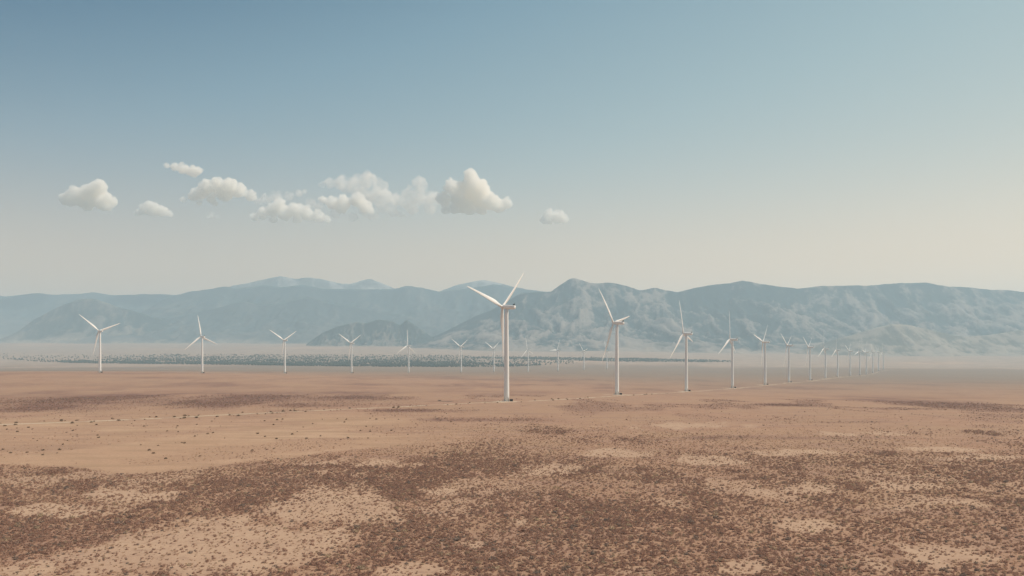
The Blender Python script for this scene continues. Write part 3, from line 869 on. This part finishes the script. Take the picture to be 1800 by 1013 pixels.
# ------------------------------------------------------------------ shrubs
def shrub_mesh(name, seed, mat, n=34, flat=0.62, leaf=0.2, core=0.78):
    """dome of leaf sprays over a lumpy core, unit diameter about 1"""
    rnd = random.Random(seed); mb = MB()
    vs, fs = ico(2)
    lump = [(Vector((rnd.gauss(0, 1), rnd.gauss(0, 1), rnd.gauss(0, .6))).normalized(), rnd.uniform(0.1, 0.4)) for _ in range(6)]
    pts = []
    for v in vs:
        vv = Vector(v); r = core * 0.5 * (0.72 + sum(max(0, vv.dot(d)) ** 3 * a for d, a in lump) + rnd.uniform(-0.06, 0.06))
        pts.append((vv.x * r, vv.y * r, max(-0.05, vv.z * r * flat * 1.7)))
    mb.add(pts, fs)
    for _ in range(n):
        a = rnd.uniform(0, 2 * math.pi); e = math.asin(rnd.uniform(0.0, 0.98))
        d = Vector((math.cos(a) * math.cos(e), math.sin(a) * math.cos(e), math.sin(e)))
        r = 0.5 * rnd.uniform(0.55, 1.0)
        c = Vector((d.x * r, d.y * r, d.z * r * flat * 1.6 + 0.02))
        s1 = Vector((rnd.gauss(0, 1), rnd.gauss(0, 1), rnd.gauss(0, 1))).normalized() * leaf * rnd.uniform(0.5, 1.1)
        out = (d + Vector((0, 0, 0.5)) + Vector((rnd.gauss(0, .35), rnd.gauss(0, .35), rnd.gauss(0, .35)))).normalized() * leaf * rnd.uniform(0.7, 1.4)
        mb.add([c - s1 * 0.5, c + s1 * 0.5, c + s1 * 0.25 + out, c - s1 * 0.2 + out * 0.9], [(0, 1, 2, 3)])
    me = bpy.data.meshes.new(name)
    me.from_pydata(mb.v, [], mb.f); me.materials.append(mat); me.update()
    return me
SAGE = [shrub_mesh('sagebrush', 100 + i, M_SAGE, 34, 0.42 + 0.07 * (i % 3)) for i in range(6)]
BUSH = [shrub_mesh('bush', 200 + i, M_BUSH, 90, 0.62, 0.17, 0.8) for i in range(4)]

def sample_polar(n, r0, r1):
    th = RNG.uniform(-R(42), R(42), n)
    r = np.sqrt(RNG.uniform(r0 ** 2, r1 ** 2, n))
    return r * np.sin(th), r * np.cos(th), r
def sample_shrubs():
    out = []
    for r0, r1, per in ((95, 330, 2.6), (330, 850, 0.85)):       # candidates per square metre
        n = int(per * R(42) * (r1 ** 2 - r0 ** 2))
        x, y, r = sample_polar(n, r0, r1)
        z = height(x, y)
        d = plan(x, y, z)[0]
        keep = RNG.uniform(0, 1, n) < d * np.interp(r, [95, 330, 331, 850], [0.9, 0.55, 1.0, 0.45])
        out.append(np.stack([x[keep], y[keep], z[keep], r[keep], d[keep]]))
    return np.concatenate(out, 1)
sx, sy, sz, sr, sd = sample_shrubs()
sscale = (0.26 + 0.70 * RNG.beta(1.3, 3.4, len(sx)) + 0.55 * (RNG.uniform(0, 1, len(sx)) > 0.965)) * (0.68 + 0.44 * np.clip(sd, 0, 1)) * np.interp(sr, [95, 330, 850], [1.0, 1.25, 1.7])
print('shrubs', len(sx))
inview = (np.abs(sx / sy) < 900 / F) & ((HY - F * (sz - CZ) / sy) < 1010)
size_px = sscale / sr; size_px[~inview] = 0
big = np.argsort(-size_px)[:300]
mask = np.zeros(len(sx), bool); mask[big] = True

def instancer(name, x, y, z, scale, protos, label, cat, rng):
    me = bpy.data.meshes.new(name)
    n = len(x)
    me.vertices.add(n); me.vertices.foreach_set('co', np.stack([x, y, z], -1).astype(np.float32).ravel())
    a = me.attributes.new('scl', 'FLOAT', 'POINT'); a.data.foreach_set('value', scale.astype(np.float32))
    a = me.attributes.new('turn', 'FLOAT_VECTOR', 'POINT')
    rv = np.zeros((n, 3), np.float32); rv[:, 2] = rng.uniform(0, 6.28, n); a.data.foreach_set('vector', rv.ravel())
    a = me.attributes.new('pick', 'INT', 'POINT'); a.data.foreach_set('value', rng.integers(0, len(protos), n).astype(np.int32))
    me.update()
    o = link(bpy.data.objects.new(name, me))
    g = bpy.data.node_groups.new(name + '_scatter', 'GeometryNodeTree')
    g.interface.new_socket('Geometry', in_out='INPUT', socket_type='NodeSocketGeometry')
    g.interface.new_socket('Geometry', in_out='OUTPUT', socket_type='NodeSocketGeometry')
    N, L = g.nodes, g.links
    gi, go = N.new('NodeGroupInput'), N.new('NodeGroupOutput')
    iop = N.new('GeometryNodeInstanceOnPoints')
    join = N.new('GeometryNodeJoinGeometry')
    for p in protos:
        oi = N.new('GeometryNodeObjectInfo'); oi.inputs['Object'].default_value = p; oi.inputs['As Instance'].default_value = True
        L.new(oi.outputs['Geometry'], join.inputs[0])
    def na(nm, t):
        q = N.new('GeometryNodeInputNamedAttribute'); q.data_type = t; q.inputs['Name'].default_value = nm
        return next(s for s in q.outputs if s.enabled and s.name == 'Attribute')
    L.new(gi.outputs[0], iop.inputs['Points'])
    L.new(join.outputs[0], iop.inputs['Instance'])
    iop.inputs['Pick Instance'].default_value = True
    L.new(na('pick', 'INT'), iop.inputs['Instance Index'])
    L.new(na('scl', 'FLOAT'), iop.inputs['Scale'])
    e2r = N.new('FunctionNodeEulerToRotation')
    L.new(na('turn', 'FLOAT_VECTOR'), e2r.inputs[0])
    L.new(e2r.outputs[0], iop.inputs['Rotation'])
    L.new(iop.outputs[0], go.inputs[0])
    md = o.modifiers.new('scatter', 'NODES'); md.node_group = g
    tag(o, label, cat, kind='stuff')
    return o

indiv = []
for k in big:
    o = bpy.data.objects.new('sagebrush', SAGE[int(k) % 6])
    o.location = (sx[k], sy[k], sz[k]); s1 = float(sscale[k]); o.scale = (s1, s1, s1)
    o.rotation_euler = (0, 0, random.uniform(0, 6.28))
    tag(o, 'low brown sagebrush clump on the near edge of the plain', 'shrub', 'sagebrush clumps nearest the camera')
    link(o); indiv.append(o)
protos = []
for i in range(6):
    q = next(o for o in indiv if o.data == SAGE[i]); protos.append(q)
instancer('sagebrush_cover', sx[~mask], sy[~mask], sz[~mask], sscale[~mask], protos, 'countless low brown sagebrush clumps covering the plain in dark patches', 'shrub cover', np.random.default_rng(5))

# low dry grass tussocks between the shrubs
M_TUFT = leaf_material('dry_grass', (0.46, 0.30, 0.20), (0.56, 0.39, 0.265), None, 0.5)
def tuft_mesh(name, seed):
    rnd = random.Random(seed); mb = MB()
    for k in range(11):
        a = rnd.uniform(0, 6.283); r = rnd.uniform(0.0, 0.32)
        c = Vector((math.cos(a) * r, math.sin(a) * r, -0.04)); d = Vector((math.cos(a) * rnd.uniform(0.05, 0.3), math.sin(a) * rnd.uniform(0.05, 0.3), rnd.uniform(0.18, 0.36)))
        w = Vector((-math.sin(a), math.cos(a), 0)) * rnd.uniform(0.08, 0.16)
        mb.add([c - w, c + w, c + d], [(0, 1, 2)])
    me = bpy.data.meshes.new(name); me.from_pydata(mb.v, [], mb.f); me.materials.append(M_TUFT); me.update()
    return me
TUFT = [tuft_mesh('grass_tuft', 400 + i) for i in range(3)]
n = 190000
gx, gy, gr = sample_polar(n, 98, 430)
gz = height(gx, gy)
gd, gp, _, gf = plan(gx, gy, gz)
keep = RNG.uniform(0, 1, n) < (0.85 - 0.55 * gp) * (1 - gf) ** 3 * np.interp(gr, [98, 250, 430], [0.7, 0.4, 0.0])
gx, gy, gz, gr = gx[keep], gy[keep], gz[keep], gr[keep]
gs_ = RNG.uniform(0.35, 0.8, len(gx)) * np.interp(gr, [98, 430], [0.9, 1.5])
tprotos = []
order = np.argsort(gr)
for i in range(3):
    k = order[40 + i * 23]
    o = bpy.data.objects.new('grass_tuft', TUFT[i]); o.location = (gx[k], gy[k], gz[k]); s1 = float(gs_[k]); o.scale = (s1, s1, s1)
    tag(o, 'tiny dry grass tuft on the near edge of the plain', 'grass tuft', 'dry grass tufts nearest the camera'); link(o); tprotos.append(o)
instancer('dry_grass', gx, gy, gz, gs_, tprotos, 'short reddish dry grass growing between the sagebrush clumps', 'grass', np.random.default_rng(15))

# bushes along the dirt road and dotted over the tan field, one by one
def bush(x, y, s1, label, group, k):
    o = bpy.data.objects.new('bush', BUSH[k % 4])
    o.location = (x, y, float(height(x, y)[0])); o.scale = (s1 * random.uniform(0.9, 1.3), s1 * random.uniform(0.9, 1.3), s1)
    o.rotation_euler = (0, 0, random.uniform(0, 6.28))
    tag(o, label, 'bush', group)
    link(o); return o
rb = random.Random(31); nb = 0
for i in range(78):          # beside the road, left of the nearest turbine
    px_ = rb.uniform(-10, 880) if i < 60 else rb.uniform(905, 1200)
    k = np.interp(px_, [p[0] for p in ROAD], [p[1] for p in ROAD])
    x, y, _ = at(px_, k + rb.choice((-1, 1)) * rb.uniform(0.9, 3.0) * (1.0 if px_ < 500 else 0.55))
    bush(x, y, rb.uniform(0.6, 1.9), 'dark olive bush beside the pale dirt road', 'bushes along the dirt road', nb); nb += 1
for i in range(95):
    px_ = rb.uniform(-10, 800)
    t = rb.random() ** 1.8
    top = np.interp(px_, [0, 900], [752, 724]); bot = np.interp(px_, [0, 180, 450, 800], [800, 822, 800, 772])
    x, y, _ = at(px_, top + (bot - top) * t)
    bush(x, y, rb.uniform(0.4, 1.2), 'small lone dark bush dotted over the tan field below the road', 'bushes dotted over the tan field', nb); nb += 1

# ------------------------------------------------------------------ far woodland
def tree_mesh(name, seed):
    rnd = random.Random(seed); mb = MB(); vs, fs = ico(1)
    for k in range(5):
        c = np.array([rnd.uniform(-0.25, 0.25), rnd.uniform(-0.25, 0.25), rnd.uniform(0.32, 0.72)])
        rr = rnd.uniform(0.2, 0.34)
        mb.add(vs * np.array([rr, rr, rr * 0.95]) * np.array([[rnd.uniform(0.85, 1.15)] for _ in vs]) + c, fs)
    mb.lathe([(0.06, -0.05), (0.04, 0.35)], 6)
    me = bpy.data.meshes.new(name); me.from_pydata(mb.v, [], mb.f); me.materials.append(M_TREE); me.update()
    return me
TREES = [tree_mesh('juniper', 300 + i) for i in range(3)]
def tree_density(px, py, x, y):
    w = (fbm(x / 260, y / 420, 4, 111) - 0.5)
    wx = px + w * 120
    top = np.interp(px, [-200, 0, 120, 300, 700, 1000], [620, 622, 625, 624, 625, 628])
    bot = np.interp(px, [-200, 0, 60, 150, 350, 560, 760, 900, 1000], [626, 631, 636, 639, 641, 644, 645.5, 645, 640])
    t = (py - top) / np.maximum(bot - top, 1)
    d = np.interp(t, [-0.05, 0.0, 0.3, 0.6, 0.85, 1.0, 1.02], [0, 0.10, 0.16, 0.35, 0.75, 0.9, 0])
    d = d * np.interp(wx, [-100, 0, 110, 260, 420, 760, 880, 980, 1040], [0.05, 0.09, 0.16, 0.5, 0.9, 0.9, 0.45, 0.22, 0.0])
    # the dark front edge of the wood
    edge = (np.abs(py - (bot - 1.3)) < 1.3) * ((px > 105) & (px < 780)) * 0.9
    d = np.maximum(d, edge)
    d = d * (0.35 + 1.1 * sstep(0.35, 0.6, fbm(x / 90, y / 160, 4, 121)))
    # a second, farther strip of wood on the right
    b2 = np.interp(px, [820, 930, 1040, 1180, 1290], [629.5, 630.5, 632.5, 634.5, 636])
    d2 = (np.abs(py - b2) < np.interp(px, [820, 900, 1100, 1250, 1290], [0.6, 1.8, 3.0, 1.6, 0.3]) * (0.8 + 0.6 * fbm(x / 200, y / 300, 3, 131))) * ((px > 830) & (px < 1285)) * 0.5
    return np.maximum(d, d2)
n = 420000
px_ = RNG.uniform(-60, 1330, n); yy = np.sqrt(RNG.uniform(3700.0 ** 2, 7400.0 ** 2, n))
xx = (px_ - 900) / F * yy
zz = height(xx, yy)
ppx, ppy = photo_xy(xx, yy, zz)
keep = RNG.uniform(0, 1, n) < tree_density(ppx, ppy, xx, yy) * 0.36
tx_, ty_, tz_ = xx[keep], yy[keep], zz[keep]
print('trees', len(tx_))
order = np.argsort(ty_)
tproto = []
for i in range(3):
    k = order[i * 7]
    o = bpy.data.objects.new('juniper_tree', TREES[i]); o.location = (tx_[k], ty_[k], tz_[k]); o.scale = (8, 8, 7)
    tag(o, 'dark juniper tree on the near edge of the far woodland', 'tree', 'junipers on the near edge of the woodland'); link(o); tproto.append(o)
instancer('woodland', tx_, ty_, tz_, np.random.default_rng(8).uniform(4.5, 9.5, len(tx_)), tproto, 'dark band of juniper woodland across the far plain', 'woodland', np.random.default_rng(9))
